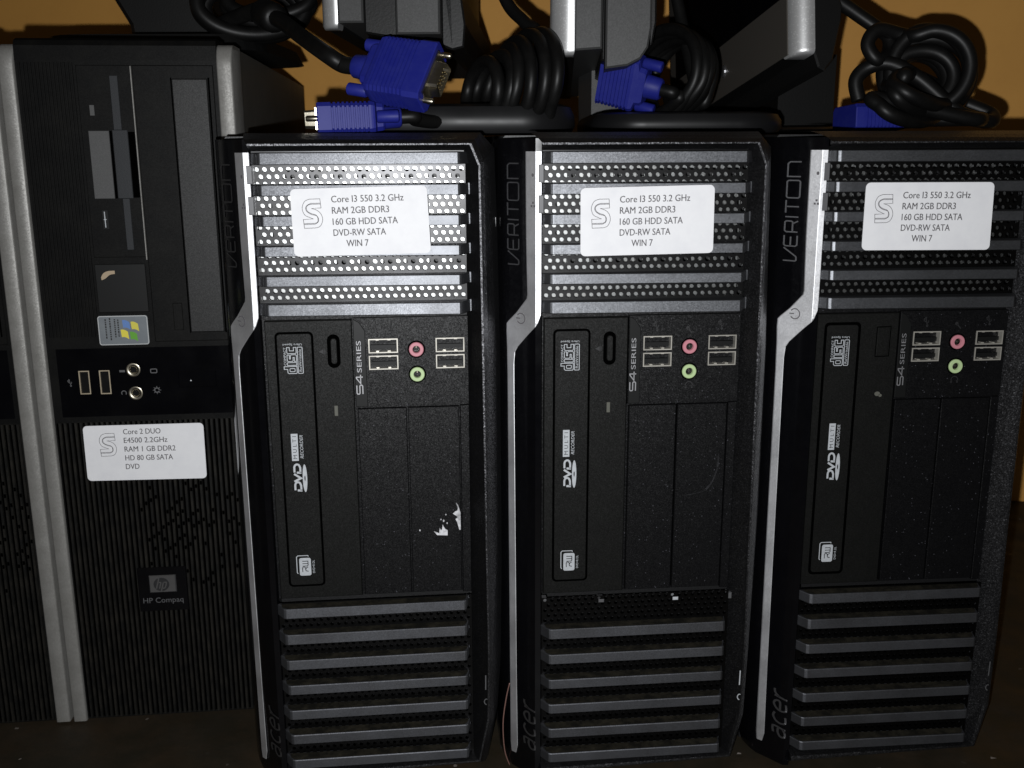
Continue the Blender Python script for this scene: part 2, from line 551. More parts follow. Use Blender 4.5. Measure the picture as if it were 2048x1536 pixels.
def panel_with_holes(u0, u1, v0, v1, w0, w1, holes):
    us = sorted({u0, u1, *[h[0] for h in holes], *[h[1] for h in holes]})
    vs = sorted({v0, v1, *[h[2] for h in holes], *[h[3] for h in holes]})
    us = [u for u in us if u0 <= u <= u1]
    vs = [v for v in vs if v0 <= v <= v1]
    mb = MB()
    for a, b in zip(us, us[1:]):
        for c, d in zip(vs, vs[1:]):
            m, n = (a + b) / 2, (c + d) / 2
            if any(h[0] < m < h[1] and h[2] < n < h[3] for h in holes):
                continue
            mb.poly([(a, c, w1), (b, c, w1), (b, d, w1), (a, d, w1)])
    for h in holes:
        r = [(h[0], h[2]), (h[1], h[2]), (h[1], h[3]), (h[0], h[3])]
        mb.loft([[(u, v, w1) for u, v in r], [(u, v, w0) for u, v in r]])
    r = [(u0, v0), (u1, v0), (u1, v1), (u0, v1)]
    mb.loft([[(u, v, w1) for u, v in r], [(u, v, w0) for u, v in r]])
    return mb

def usb_icon(mb, u, v, w, s=1.0):
    f = lambda a, b: (u + a * s, v + b * s, w)
    mb.ribbon([(0.5, -2.4), (-0.5, 2.4)], .5, f)
    mb.ribbon([(0.3, -1.2), (1.3, -0.1), (1.1, 0.8)], .4, f)
    mb.ribbon([(0.1, -0.3), (-1.3, 0.5), (-1.4, 1.5)], .4, f)
    mb.disc(u + .5 * s, v - 2.4 * s, w, .75 * s, n=10)
    mb.disc(u - 1.4 * s, v + 1.6 * s, w, .6 * s, n=8)
    mb.poly([f(-1.2, 2.0), f(0.1, 2.3), f(-0.8, 3.3)])

def make_slat_tower(label, loc, rz, variant, corners):
    T = thing('desktop_tower', label, 'computer', loc, rz, 'slatted black tower computers in a row')
    # steel case behind the front
    mb = MB()
    mb.prism([(-23.5, 3), (108, 3), (113.5, 40), (114, 344), (109, 349), (-19, 349), (-23.5, 344)], -385, -27)
    mb.build('case', 'case', T)
    # moulded front frame: outer edge, rounded ridge, inner slope, along top, right side and bottom
    st = [  # outer (w -13), ridge, inner (w -3.2)
        ((-8, 350.5), (-4, 345.0), (-4, 341.7)),
        ((107, 350.5), (100.6, 345.0), (96.3, 341.7)),
        ((113.8, 343), (104.8, 334.8), (98.1, 334.0)),
        ((117, 240), (105.6, 243.8), (98.4, 243.8)),
        ((117.5, 150), (106.4, 136.2), (98.6, 136)),
        ((115.5, 70), (107.0, 78), (98.8, 78)),
        ((113.2, 34), (106.3, 38), (98.6, 40)),
        ((107.5, 2.5), (101.3, 13.0), (96.5, 15.6)),
        ((-8, 2.5), (-4, 9.5), (-4, 13.6)),
    ]
    mb = MB()
    rings = []
    for o, r, i in st:
        o, r, i = Vector(o), Vector(r), Vector(i)
        do = (o - r).normalized()
        di = (i - r).normalized()
        q1 = r + do * 3.2
        q2 = r + do * 0.55
        q3 = r + di * 0.45
        q4 = r + di * 1.3
        rings.append([(o.x, o.y, -29), (o.x, o.y, -13), ((o.x + q1.x) / 2, (o.y + q1.y) / 2, -2.5), (q1.x, q1.y, 4.4), (q2.x, q2.y, 7.35), (q3.x, q3.y, 7.3), (q4.x, q4.y, 6.0), (i.x, i.y, -3.2)])
    mb.loft(rings, closed=False)
    mb.build('front_frame', 'frame', T)
    # backing of the drive area and right land beside the covers
    mb = MB()
    mb.box(-4, 99, 110.2, 262.4, -8, -4.2)
    mb.box(94.1, 98.7, 110.6, 214.4, -4.2, -0.9, .3)
    mb.box(41.0, 94.1, 214.35, 214.75, -4.2, -1.1)
    mb.build('bay_surround', 'panel', T)
    # glossy left side with the silver strip
    mb = MB()
    P = [LEFT[0]] + LEFT[1:]
    vs = [3, 8, 60, 243, 262, 300, 347.5]
    rings = []
    for v in vs:
        sh = 0.0 if v > 10 else (10 - v) * 0.5
        rings.append([(-24.8 + sh, v, -40)] + [(u + sh * (0 if u > -10 else .6), v, w) for u, w in P] + [(-3.7, v, 2.2), (-3.6, v, -9)])
    mb.loft(rings, closed=False)
    mb.poly(rings[-1])
    mb.poly(rings[0])
    side = mb.build('glossy_side', 'gloss', T, smooth=True)
    fnL = lambda u, v, d=0.35: (u, v, interp(LEFT, u) + d)
    mb = MB()
    stn = [(341.4, -11.3, -4.0), (300, -11.1, -4.0), (272, -10.6, -4.0), (270, -10.9, -4.0), (262.4, -15.6, -4.15), (258.2, -18.9, -5.7), (256.3, -20.1, -7.0),
           (252, -20.2, -10.2), (245, -20.0, -15.0), (242, -19.95, -16.3), (236, -19.9, -16.7), (228, -19.8, -16.7), (150, -19.6, -16.4), (60, -19.3, -16.0), (18, -19.1, -15.6), (13, -18.7, -16.4)]
    rings = []
    for v, a, b in stn:
        r = [fnL(a, v, -1.5)]
        us_ = [a, a + .25, a + (b - a) * .25, a + (b - a) * .5, min(-7.0, b - .4), min(-6.8, b - .3), b - .25, b]
        for k, u in enumerate(sorted(us_)):
            d = 0.35 if 0 < k < 7 else 0.12
            r.append(fnL(u, v, d))
        r.append(fnL(b, v, -1.5))
        rings.append(r)
    mb.loft(rings, closed=False)
    strip = mb.build('silver_strip', 'silver', T)
    # power mark and indicator marks on the strip
    mb = MB()
    f = lambda a, b: fnL(-13.6 + a * 0.72, 259.8 + b, 0.55)
    mb.ribbon(arc(0, 0, 2.6, 125, 415, 18), .55, lambda a, b: f(-b, a))
    mb.ribbon([(-3.0, 0), (-.4, 0)], .55, f)
    mb.build('power_symbol', 'ink', strip, fix=False)
    mb = MB()
    f = lambda a, b: fnL(-8.2 + a, 330.3 + b, 0.5)
    mb.poly([f(.55 * math.cos(k * .7), .9 * math.sin(k * .7)) for k in range(9)])
    f2 = lambda a, b: fnL(-8.0 + a, 316.4 + b, 0.5)
    for a, b in ((-.7, -.8), (.5, -.8), (-.1, .8)):
        mb.poly([f2(a - .4, b - .5), f2(a + .4, b - .5), f2(a + .4, b + .5), f2(a - .4, b + .5)])
    mb.build('status_symbols', 'ink', strip, fix=False)
    for v0, v1 in ((326.8, 335.4), (312.2, 320.9)):
        mb = MB()
        mb.box(-5.6, -2.9, v0, v1, -3, 3.4, .3)
        mb.build('status_lens', 'smoke', T)
    # wide thin lettering on the glossy side, reading upwards
    mb = MB()
    V0, V1 = 286.6, 338.4
    hgt = 5.2
    f = lambda a, b: fnL(-14.4 - b * 0.96, V0 + a, 0.3)
    pen = .62
    x = 0.0
    def st_(p):
        mb.ribbon([(x + a, b) for a, b in p], pen, f)
    st_([(0, hgt), (0, .5), (.4, 0), (1.9, 0), (2.5, .4), (6.6, hgt)]); x += 7.3
    st_([(5.4, 0), (.7, 0), (.1, .7), (.1, hgt - .7), (.7, hgt), (5.4, hgt)]); st_([(.1, hgt / 2), (4.8, hgt / 2)]); x += 7.2
    st_([(0, 0), (0, hgt - .7), (.6, hgt), (4.9, hgt), (5.4, hgt - .6), (5.4, 2.7), (4.9, 2.1), (0.4, 2.1)]); st_([(4.2, 2.0), (5.5, 0)]); x += 7.3
    st_([(0.2, 0), (.2, hgt)]); x += 2.2
    st_([(0, hgt), (6.2, hgt)]); st_([(3.1, hgt), (3.1, 0)]); x += 7.4
    mb.ribbon([(x + a, b) for a, b in rrect(0, 8.6, 0, hgt, .9, 3)], pen, f, closed=True); x += 10.5
    st_([(0, 0), (0, hgt), (6.3, hgt), (7.2, hgt - .9), (7.2, 0)])
    mb.build('lettering', 'print_dim', side, fix=False)
    # slanted maker's lettering low on the glossy side, reading upwards
    mb = MB()
    f = lambda a, b: fnL(-6.8 - b * .92, 19.0 + a, 0.3)
    def stroke(p, wd=1.05, k=5):
        mb.ribbon(spline(p, k), wd, f)
    def sl(p, dx):
        return [(x_ + dx + .22 * y_, y_) for x_, y_ in p]
    stroke(sl([(1.4, 5.6), (4.2, 6.0), (5.6, 5.2), (5.6, 0)], 0)); stroke(sl([(5.4, 3.4), (2.6, 3.5), (.5, 2.2), (1.2, .4), (3.4, .1), (5.4, 1.3)], 0))
    stroke(sl([(6.0, 5.4), (3.4, 6.0), (1.0, 4.6), (.6, 2.2), (2.2, .2), (5.4, .4)], 8.0))
    stroke(sl([(0.8, 3.1), (5.8, 3.3), (5.6, 5.2), (3.4, 6.0), (1.0, 4.6), (.6, 2.2), (2.2, .2), (5.6, .5)], 15.6))
    stroke(sl([(0.6, 0), (.6, 5.9)], 23.6)); stroke(sl([(.7, 3.6), (2.2, 5.6), (4.6, 6.0)], 23.6))
    mb.build('lettering', 'print_dim', side, fix=False)
    # upper vent: zinc chassis, perforated sheet, slats
    holes = []
    for v0 in (329.1, 285.4):
        for k in range(8):
            a = 10.4 + k * 11.62
            holes.append((a, a + 6.2, v0 - .2, v0 + 3.9))
    for v0 in (313.6, 299.4):
        for k in range(5):
            a = 3 + k * 23.2
            holes.append((a, a + 2.6, v0, v0 + 3.2))
    mb = panel_with_holes(-3.5, 99, 262.6, 342.2, -13.5, -12.2, holes)
    mb.build('chassis_plate', 'zinc', T)
    mb = perforated(-3.3, 98.4, 263.0, 342.0, 3.82, 3.435, 1.24, 0.4, 1.1)
    mb.build('perforated_sheet', 'mesh', T)
    mb = perforated(-3.3, 98.4, 14.0, 110.0, 3.62, 2.95, 1.0, 1.6, 1.1)
    mb.build('perforated_sheet', 'mesh', T)
    for i, (v0, v1) in enumerate(UPPER):
        slat_mesh(v0, v1).build('vent_slat', 'slat', T)
    for i, (v0, v1) in enumerate(LOWER):
        if variant == 'gap' and i == 0:
            continue
        s = slat_mesh(v0, v1, 8.4, 8.0, lean=0.2, end=97.0).build('vent_slat', 'slat_low', T)
        mb = MB()
        mb.poly([(-2, v1 + .12, 1.4), (-1, v1 + .12, 5.4), (2, v1 + .12, 7.4), (93, v1 + .12, 7.0), (95, v1 + .12, 5.0), (96, v1 + .12, 1.4)])
        mb.build('dusty_ledge', 'shelf', s)
    if variant == 'gap':
        for u, v in ((-1.6, 107.4), (28.8, 107.0), (69.2, 106.5), (99.4, 106.2)):
            mb = MB()
            wd = 1.5 if 0 < u < 90 else 1.1
            hh = .9 if 0 < u < 90 else 1.7
            mb.box(u - wd, u + wd, v - hh, v + hh, -4, 2.0 if 0 < u < 90 else 0.8, .3)
            mb.build('retaining_clip', 'print_hp' if u != 69.2 else 'print', T)
    # optical drive
    mb = MB()
    mb.box(-2.2, 40.5, 111.5, 260.0, -5, -0.6, .4)
    D = mb.build('optical_drive', 'drive', T)
    if variant != 'loose_panel':
        tray = (3.3, 20.5, 119.0, 253.6)
    else:
        tray = (2.2, 19.6, 118.0, 254.6)
    a0, a1, b0, b1 = tray
    mb = MB()
    mb.prism(rrect(a0 - .9, a1 + .9, b0 - .9, b1 + .9, 2.4, 4), -0.7, -0.56)
    mb.build('tray_groove', 'hole', D)
    mb = MB()
    gap = 0.1 if variant != 'loose_panel' else 0.45
    mb.prism(rrect(a0 + gap, a1 - gap, b0 + gap, b1 - gap, 1.6, 4), -0.6, -0.25, .2)
    tray_o = mb.build('tray_door', 'drive', D)
    if variant != 'loose_panel':
        mb = MB()
        mb.prism(rrect(28.0, 34.4, 235.6, 252.8, 3.1, 6), -.7, -0.52)
        mb.build('button_groove', 'hole', D)
        mb = MB()
        mb.prism(rrect(29.7, 32.9, 237.6, 250.9, 1.55, 6), -.6, 0.1, .35)
        mb.build('eject_button', 'drive', D)
        mb = MB()
        mb.poly([(23.7, 244.1, -.45), (26.1, 242.9, -.45), (26.1, 245.3, -.45)])
        mb.poly([(26.6, 242.9, -.45), (27.0, 242.9, -.45), (27.0, 245.3, -.45), (26.6, 245.3, -.45)])
        mb.build('eject_symbol', 'print_dark', D, fix=False)
        mb = MB()
        mb.box(30.2, 32.0, 210.6, 216.0, -1, -.4, .15)
        mb.build('indicator_light', 'led', D)
    else:
        mb = MB()
        mb.ribbon([(29.0, 237.2), (36.2, 237.4), (36.3, 253.0), (29.1, 252.7)], .45, w=-.45, closed=True)
        mb.build('button_groove', 'hole', D, fix=False)
        mb = MB()
        mb.box(29.6, 35.6, 237.8, 252.4, -1, -.35, .25)
        mb.build('eject_button', 'drive', D)
        mb = MB()
        mb.disc(31.8, 217.4, -.4, 1.5, 1.2)
        mb.disc(33.4, 216.5, -.4, .9, .8)
        mb.build('indicator_light', 'led', D, fix=False)
    w = -0.1
    dv = 0.0 if variant != 'loose_panel' else -0.4
    du = 0.0 if variant != 'loose_panel' else -1.0
    mb = MB()   # compact disc mark, reading upwards
    f = lambda a, b: (12.7 + du - b, 233.4 + dv + a, w)
    p = .34
    R = lambda *a, **k: mb.ribbon(*a, **k)
    # outlined letters d i s c
    R([(0, 0.4), (.4, 0), (3.6, 0), (3.6, 6.3), (2.2, 6.3), (2.2, 4.6), (.5, 4.6), (0, 4.0)], p, f, closed=True); R(rrect(.95, 2.55, 1.0, 3.5, .4, 3), p, f, closed=True)
    R(rrect(4.2, 5.6, 0, 4.6, .15, 2), p, f, closed=True)
    R([(6.2, 0), (9.2, 0), (9.6, .4), (9.6, 2.6), (9.2, 3.0), (7.5, 3.0), (7.5, 3.5), (9.5, 3.5), (9.5, 4.6), (6.6, 4.6), (6.2, 4.2), (6.2, 2.1), (6.6, 1.7), (8.2, 1.7), (8.2, 1.1), (6.2, 1.1)], p, f, closed=True)
    R([(10.6, 0), (13.3, 0), (13.3, 1.3), (11.6, 1.3), (11.6, 3.3), (13.3, 3.3), (13.3, 4.6), (10.6, 4.6), (10.2, 4.2), (10.2, .4)], p, f, closed=True)
    text(mb, 'COMPACT', 4.3, 5.1, 9.0, 1.2, f)
    R(rrect(0, 13.4, -3.0, -.6, .4, 3), p, f, closed=True)
    text(mb, 'ReWritable', 1.0, -2.4, 11.4, 1.25, f)
    text(mb, 'Ultra Speed', 0, 0, 9.3, 1.0, lambda a, b: (15.6 + du - a, 248.6 + dv - b, w))
    mb.build('disc_mark', 'print', tray_o, fix=False)
    du2 = 0 if variant != 'loose_panel' else -.4
    mb = MB()   # recorder marks
    q = [(7.7 + du2, 187.6), (11.1 + du2, 187.6), (11.1 + du2, 202), (7.7 + du2, 202)]
    mb.poly([(u, v, w) for u, v in q])
    text(mb, 'RECORDER', 0, 0, 12.4, 1.6, up_text(13.6 + du2, 188.8, w), slant=.25)
    f = lambda a, b: (12.2 + du2 - b, 170.9 + a, w)
    def dlet(x):
        R([(x + .55, .62), (x + 3.3, .62)] + spline([(x + 3.3, .62), (x + 4.7, 1.2), (x + 5.2, 2.2), (x + 4.7, 3.2), (x + 3.7, 3.62)], 4)[1:] + [(x + .9, 3.62)], 1.0, f)
        R([(x + .62, .15), (x + .78, 2.5)], 1.1, f)
    dlet(0)
    R([(5.6, 3.9), (7.3, 0.5), (9.7, 3.9)], 1.05, f)
    dlet(9.6)
    def ring(cu, cv, ru, rv, iu, iv):
        n = 28
        o = [(cu + ru * math.cos(k * 2 * math.pi / n), cv + rv * math.sin(k * 2 * math.pi / n), w) for k in range(n)]
        i = [(cu + iu * math.cos(k * 2 * math.pi / n), cv + iv * math.sin(k * 2 * math.pi / n), w) for k in range(n)]
        mb.loft([o, i])
    ring(13.7 + du2, 178.1, 1.15, 7.5, .3, 1.4)
    mb.build('recorder_mark', 'print', tray_o, fix=False)
    # rewritable mark
    mb = MB()
    mb.poly([(u, v, w) for u, v in rrect(8.4 + du2, 14.4 + du2, 124.4, 134.3, 1.0, 4)])
    R([(13.2 + du2, 135.0), (13.0 + du2, 135.6), (7.8 + du2, 135.6), (7.1 + du2, 134.9), (7.1 + du2, 126.2), (7.6 + du2, 125.6)], .4, w=w)
    text(mb, 'DVD+R DL', 0, 0, 7.2, 1.1, up_text(16.3 + du2, 125.7, w))
    mb.build('rewritable_mark', 'print', tray_o, fix=False)
    mb = MB()
    text(mb, 'M U L T I', 1.1, .75, 12.0, 1.9, lambda a, b: (11.1 + du2 - b, 187.6 + a, w + .12))
    mb.build('lettering', 'print_dark', tray_o, fix=False)
    mb = MB()
    f = lambda a, b: (13.0 + du2 - b, 126.4 + a, w + .12)
    R(spline([(0, 3.0), (2.4, 3.0), (2.9, 2.2), (2.3, 1.5), (1.0, 1.4), (.6, .9), (.4, .0)], 4), .42, f)
    R(spline([(1.5, 1.4), (2.4, 1.0), (2.8, 0.1)], 4), .42, f)
    R([(3.4, 3.0), (3.4, .5), (3.8, .1), (6.1, .1), (6.1, 3.0)], .42, f); R([(4.75, 3.0), (4.75, .1)], .42, f)
    mb.build('lettering', 'print_dark', tray_o, fix=False)
    # port panel with series plate, usb sockets and audio jacks
    usb = [(48.5, 63.2, 242.7, 250.0), (48.5, 63.2, 234.2, 241.4), (82.2, 96.7, 242.5, 249.8), (82.2, 96.7, 234.1, 241.2)]
    jk = [(72.4, 244.2, 'pink', 'microphone_jack'), (72.6, 231.3, 'green', 'headphone_jack')]
    hl = [(a + .1, b - .1, c + .1, d - .1) for a, b, c, d in usb] + [(u - 2.2, u + 2.2, v - 2.2, v + 2.2) for u, v, _, _ in jk]
    mb = panel_with_holes(41.1, 98.5, 214.9, 260.6, -5, -0.7, hl)
    PP = mb.build('port_panel', 'panel', T)
    for a in usb:
        usb_port(PP, *a, -0.7)
    for u, v, m, nm in jk:
        mb = MB()
        mb.lathe(u, v, [(4.5, -0.66), (4.5, -0.55), (3.75, -0.5)], 26)
        mb.build('jack_rim', 'hole', PP)
        mb = MB()
        mb.lathe(u, v, [(3.75, -1.2), (3.7, .15), (3.4, .45), (2.0, .45), (1.8, .1), (1.75, -8)], 26)
        j = mb.build(nm, m, PP, smooth=True)
        mb = MB()
        mb.lathe(u, v, [(1.72, -1.0), (1.72, -8), (0.01, -8)], 18)
        mb.box(u - .3, u + .3, v + .5, v + 1.6, -6, -1.4)
        mb.build('contact_sleeve', 'nickel', j)
    mb = MB()
    usb_icon(mb, 55.0, 255.0, -.55, .85)
    usb_icon(mb, 88.4, 255.2, -.55, .85)
    f = lambda a, b: (72.2 + a, 252.6 + b, -.55)
    mb.ribbon([(-.9, 1.0), (1.4, -1.5)], .55, f); mb.disc(71.2, 253.8, -.55, .9, .9, 10)
    f = lambda a, b: (72.8 + a, 224.0 + b, -.55)
    mb.ribbon(arc(0, 0, 1.8, -30, 210, 12), .45, f)
    mb.ribbon([(-1.6, -.2), (-1.6, -1.6)], .9, f); mb.ribbon([(1.6, -.2), (1.6, -1.6)], .9, f)
    mb.build('port_symbols', 'print_dark', PP, fix=False)
    mb = MB()
    mb.prism([(41.2, 215.1), (47.2, 215.1), (47.0, 254.2), (44.2, 258.6), (41.2, 260.4)], -1.2, -0.35, .25)
    sp = mb.build('series_plate', 'smooth', PP)
    mb = MB()
    f = up_text(45.2, 221.6, -.2)
    text(mb, 'SERIES', 11.4, .5, 16.2, 2.3, f)
    def sq(pts, wd=.55):
        mb.ribbon(pts, wd, f)
    sq([(.2, .3), (4.3, .3), (4.8, .7), (4.8, 1.4), (4.3, 1.75), (.7, 1.75), (.2, 2.1), (.2, 2.9), (.7, 3.25), (4.7, 3.25)])
    sq([(9.0, .1), (9.0, 3.3), (8.4, 3.3), (5.6, 1.2), (10.2, 1.2)])
    mb.build('lettering', 'print_metal', sp, fix=False)
    # blank covers
    for a, b in ((42.0, 66.6), (67.4, 93.5)):
        mb = MB()
        mb.box(a, b, 111.7, 213.9, -4, -0.75, .3)
        mb.build('bay_cover', 'panel', T)
    # small marks on the right ridge
    mb = MB()
    f = lambda a, b: (105.0 + a, b, 7.75)
    mb.ribbon([(0, 56.4), (.1, 65.0)], .6, f)
    mb.ribbon(spline([(.9, 50.6), (-.1, 50.7), (-.8, 49.4), (-.4, 48.0), (.4, 47.4)], 5), .5, f)
    mb.build('ridge_marks', 'print' if variant == 'gap' else 'print_hp', T, fix=False)
    # sticker
    lines = [('Core I3 550 3.2 GHz', 19.0, 25.2, 34.2), ('RAM 2GB DDR3', 19.0, 19.9, 27.0), ('160 GB HDD SATA', 19.0, 14.6, 30.8), ('DVD-RW SATA', 19.0, 9.4, 24.8), ('WIN 7', 24.8, 4.2, 10.4)]
    spec_sticker(T, corners, 10.4, lines, (5.0, 13.4))
    # feet
    for u in (-12, 98):
        mb = MB()
        mb.box(u - 8, u + 8, 0, 4.5, -60, -30)
        mb.build('rubber_foot', 'rubber', T)
    # things peculiar to one machine
    if variant == 'torn':
        mb = MB()
        p1 = [(91.0, 161.5), (92.1, 160.2), (93.3, 155.8), (93.3, 146.2), (92.6, 146.1), (91.4, 150.7), (90.6, 152.3), (92.0, 153.4), (89.3, 155.4), (90.6, 156.6), (91.7, 157.0), (92.0, 158.4)]
        p2 = [(79.1, 145.9), (80.8, 143.7), (86.3, 143.3), (86.4, 146.2), (84.9, 147.2), (83.8, 149.6), (83.4, 146.8), (82.9, 146.4), (82.2, 147.8), (81.9, 144.6), (80.6, 145.4)]
        mb.prism(p1[::-1], -.78, -.62)
        mb.prism(p2, -.78, -.62)
        for u, v, r in ((84.4, 151.6, .5), (85.6, 155.0, .35), (83.0, 152.4, .3), (71.8, 146.8, .4), (86.2, 150.2, .35)):
            mb.prism([(u + r * math.cos(k * 1.26 + u), v + r * 1.5 * math.sin(k * 1.26 + u)) for k in range(5)], -.78, -.63)
        mb.build('torn_paper', 'torn', T)
    if variant == 'gap':
        mb = MB()
        for k in range(9):
            o = random.uniform(-.8, .8)
            mb.ribbon(spline([(90.6 + o, 187 - k * .6), (89.8 + o * .8, 178 + o), (87.5 + o, 171), (84 + o * 1.4, 166.5)], 5)[k % 4:14 + k % 4], random.uniform(.08, .22), w=-.7)
            mb.ribbon([(83.5 + o, 166.2 + o * .5), (78 + o * 2, 164.8 + o * .6), (73.5 + o * 2, 164.2 + o * .7)], random.uniform(.08, .2), w=-.69)
        mb.build('scuff_mark', 'scuff', T, fix=False)
        mb = MB()
        mb.box(-26.2, -24.6, 294, 309, -27, -19, .3)
        mb.box(-26.2, -24.6, 223, 236, -27, -20, .3)
        mb.build('side_clip', 'paper', T)
    return T

T1 = make_slat_tower('black slatted tower computer with torn white paper scraps on its right bay cover', (-0.12024, 0.49549, 0), 0.1015, 'torn',
                     [(15.6, 292.9), (80.7, 293.8), (79.3, 326.0), (15.0, 324.7)])
T2 = make_slat_tower('black slatted tower computer between two others, its topmost lower slat missing', (0.01841, 0.50061, 0), 0.0903, 'gap',
                     [(14.0, 292.0), (79.3, 292.8), (78.9, 325.5), (13.7, 324.4)])
T3 = make_slat_tower('black slatted tower computer at the right end with brightest silver power strip', (0.15862, 0.51091, 0), 0.0753, 'loose_panel',
                     [(12.8, 293.3), (78.2, 292.8), (77.4, 325.8), (12.7, 326.0)])

# ------------------------------------------------------------------ the ribbed towers with silver edges
def make_ribbed_tower(label, loc, rz, sticker=True):
    T = thing('desktop_tower', label, 'computer', loc, rz, 'ribbed black tower computers with silver edges')
    mb = MB()
    mb.prism([(12.5, 4), (131, 4), (131, 397), (12.5, 397)], -425, -26)
    mb.build('case', 'hpcase', T)
    # black front body
    mb = MB()
    sec = [(-26, 400.5), (-6, 400.5), (-2.2, 399.2), (-.6, 396.5), (-0.3, 389), (-0.3, 2), (-26, 2)]
    mb.loft([[(u, v, w) for w, v in sec] for u in (19.6, 123.6)], cap=True)
    mb.build('front_body', 'hpblack', T)
    # silver edges with rounded top corners
    for a, b, flip in ((11.6, 19.5, 1), (123.7, 132.0, 0)):
        mb = MB()
        top = 397.5
        prof = []
        c = 0.9
        def ringat(v, ins, wo):
            return [(a + ins, v, -30), (a + ins, v, wo - c), (a + ins + c * .4, v, wo - c * .35), (a + ins + c, v, wo), (b - ins - c, v, wo), (b - ins - c * .4, v, wo - c * .35), (b - ins, v, wo - c), (b - ins, v, -30)]
        rings = [ringat(1.5, 0, 1.6), ringat(200, 0, 2.2), ringat(386, 0, 1.8)]
        for k in range(1, 7):
            t = rad(90 * k / 6)
            rings.append(ringat(386 + 11.5 * math.sin(t), 0, 1.8 - 9 * (1 - math.cos(t))))
        mb.loft(rings, cap=True)
        mb.build('silver_edge', 'hpsilver', T, smooth=True)
    # vertical ribs: lower front and the upper left field
    def ribs(u0, u1, v0, v1, pitch, w0, w1, m, holes=False):
        mb = MB()
        n = int((u1 - u0) / pitch)
        prof = []
        for k in range(n):
            a = u0 + k * pitch
            prof += [(a, w0), (a + pitch * .30, w0), (a + pitch * .42, w1), (a + pitch * .86, w1), (a + pitch * .97, w0)]
        prof.append((u1, w0))
        mb.loft([[(u, v0, w) for u, w in prof], [(u, v1, w) for u, w in prof]], closed=False)
        return mb.build('rib_field', m, T)
    rf = ribs(20.5, 122.8, 3, 190.5, 2.92, -0.2, 0.75, 'rib')
    mb = MB()
    for k in range(35):
        u = 20.5 + 2.92 * k
        mb.poly([(u - .05, 3.2, -.12), (u + .95, 3.2, -.12), (u + .95, 190.3, -.12), (u - .05, 190.3, -.12)])
    mb.build('painted_rib_shade', 'hole', rf, fix=False)  # flat black strips that paint the shade between the ribs
    ribs(20.5, 50.0, 240, 388, 1.9, -0.25, 0.15, 'hpblack')
    # air slots between the lower ribs
    mb = MB()
    for r in range(11):
        for k in range(35):
            u = 20.5 + 2.92 * k + .1
            v = 86 + r * 7.6 + (k % 3) * 1.9
            d = ((u - 92) / 34) ** 2 + ((v - 122) / 40) ** 2
            if d < 1 and random.random() < .38:
                mb.poly([(u + 1.25, v, .80), (u + 2.4, v, .80), (u + 2.4, v + 2.3, .80), (u + 1.25, v + 2.3, .80)])
    mb.build('air_slots', 'hole', T, fix=False)
    # upper front panel, drives
    mb = MB()
    mb.box(50.4, 78.6, 284.5, 386.5, -1, .35, .3)
    card = mb.build('card_reader', 'hpblack', T)
    for a in ((54.0, 64.7, 316.6, 352.6, 'hpgrey', .8, 'reader_flap'), (66.4, 74.4, 316.6, 353.0, 'hpslot', .6, 'reader_slot'), (67.3, 71.6, 353.0, 381.2, 'hpslot', .5, 'reader_slot'),
              (68.6, 72.4, 288.5, 316.6, 'hpslot', .5, 'reader_slot')):
        mb = MB()
        mb.box(a[0], a[1], a[2], a[3], 0, a[5], .2)
        mb.build(a[6], a[4], card)
    mb = MB()
    mb.box(64.9, 66.2, 316.6, 352.6, .3, .42); mb.box(74.6, 78.0, 317, 352, .3, .42)
    mb.build('slot_shadow_gap', 'hole', card)
    mb = MB()
    mb.box(55.8, 58.2, 360.5, 366.0, .3, .75, .1)
    mb.build('reader_button', 'hpgrey', card)
    mb = MB()
    mb.box(57.0, 60.2, 300.0, 310.4, .3, .5, .1)
    b = mb.build('reader_button', 'smooth', card)
    mb = MB()
    mb.ribbon([(58.4, 301), (58.3, 309.6)], .45, w=.62); mb.ribbon([(57.7, 305.3), (59.1, 305.3)], .4, w=.64)
    mb.build('mark', 'print', b, fix=False)
    mb = MB()
    mb.box(79.3, 121.6, 236.5, 386.5, -1, .55, .4)
    D = mb.build('optical_drive', 'hpblack', T)
    mb = MB()
    mb.box(78.5, 79.15, 283, 386, -1, 1.4, .15)
    mb.build('bright_rim', 'hpsilver', D)
    mb = MB()
    mb.box(99.6, 118.4, 241.6, 379.6, .2, 1.5, .6)
    door = mb.build('tray_door', 'hpdoor', D)
    mb = MB()
    mb.box(98.9, 99.5, 241.2, 380.2, .4, .62); mb.box(118.5, 119.4, 241.2, 380.2, .4, .62)
    mb.build('door_gap', 'hole', D)
    mb = MB()
    mb.box(90.6, 95.8, 243.0, 258.5, .3, 1.0, .3)
    mb.build('eject_button', 'hpblack', D)
    mb = MB()      # disc mark, reading downwards
    f = lambda a, b: (110.3 + b, 318.5 - a, 1.62)
    text(mb, 'DVD', 0, .6, 10.5, 4.4, f, slant=.2)
    mb.disc(109.0, 312.6, 1.62, 1.0, 5.6)
    mb.build('lettering', 'print_dark', door, fix=False)
    # glossy blank with an ochre reflection painted on as a tan crescent, and the coloured flag sticker
    mb = MB()
    mb.box(50.2, 77.4, 253.8, 280.8, -1, .5, .3)
    bl = mb.build('badge_plate', 'smooth', T)
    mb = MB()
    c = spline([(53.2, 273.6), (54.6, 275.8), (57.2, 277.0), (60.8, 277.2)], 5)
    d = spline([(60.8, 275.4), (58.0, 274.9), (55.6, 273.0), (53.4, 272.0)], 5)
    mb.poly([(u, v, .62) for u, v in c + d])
    mb.build('painted_reflection', 'tan', bl, fix=False)
    mb = MB()
    mb.prism(rrect(49.0, 76.2, 235.2, 251.9, 1.4, 4), -.6, .7)
    st = mb.build('foil_sticker', 'holo', T)
    mb = MB()
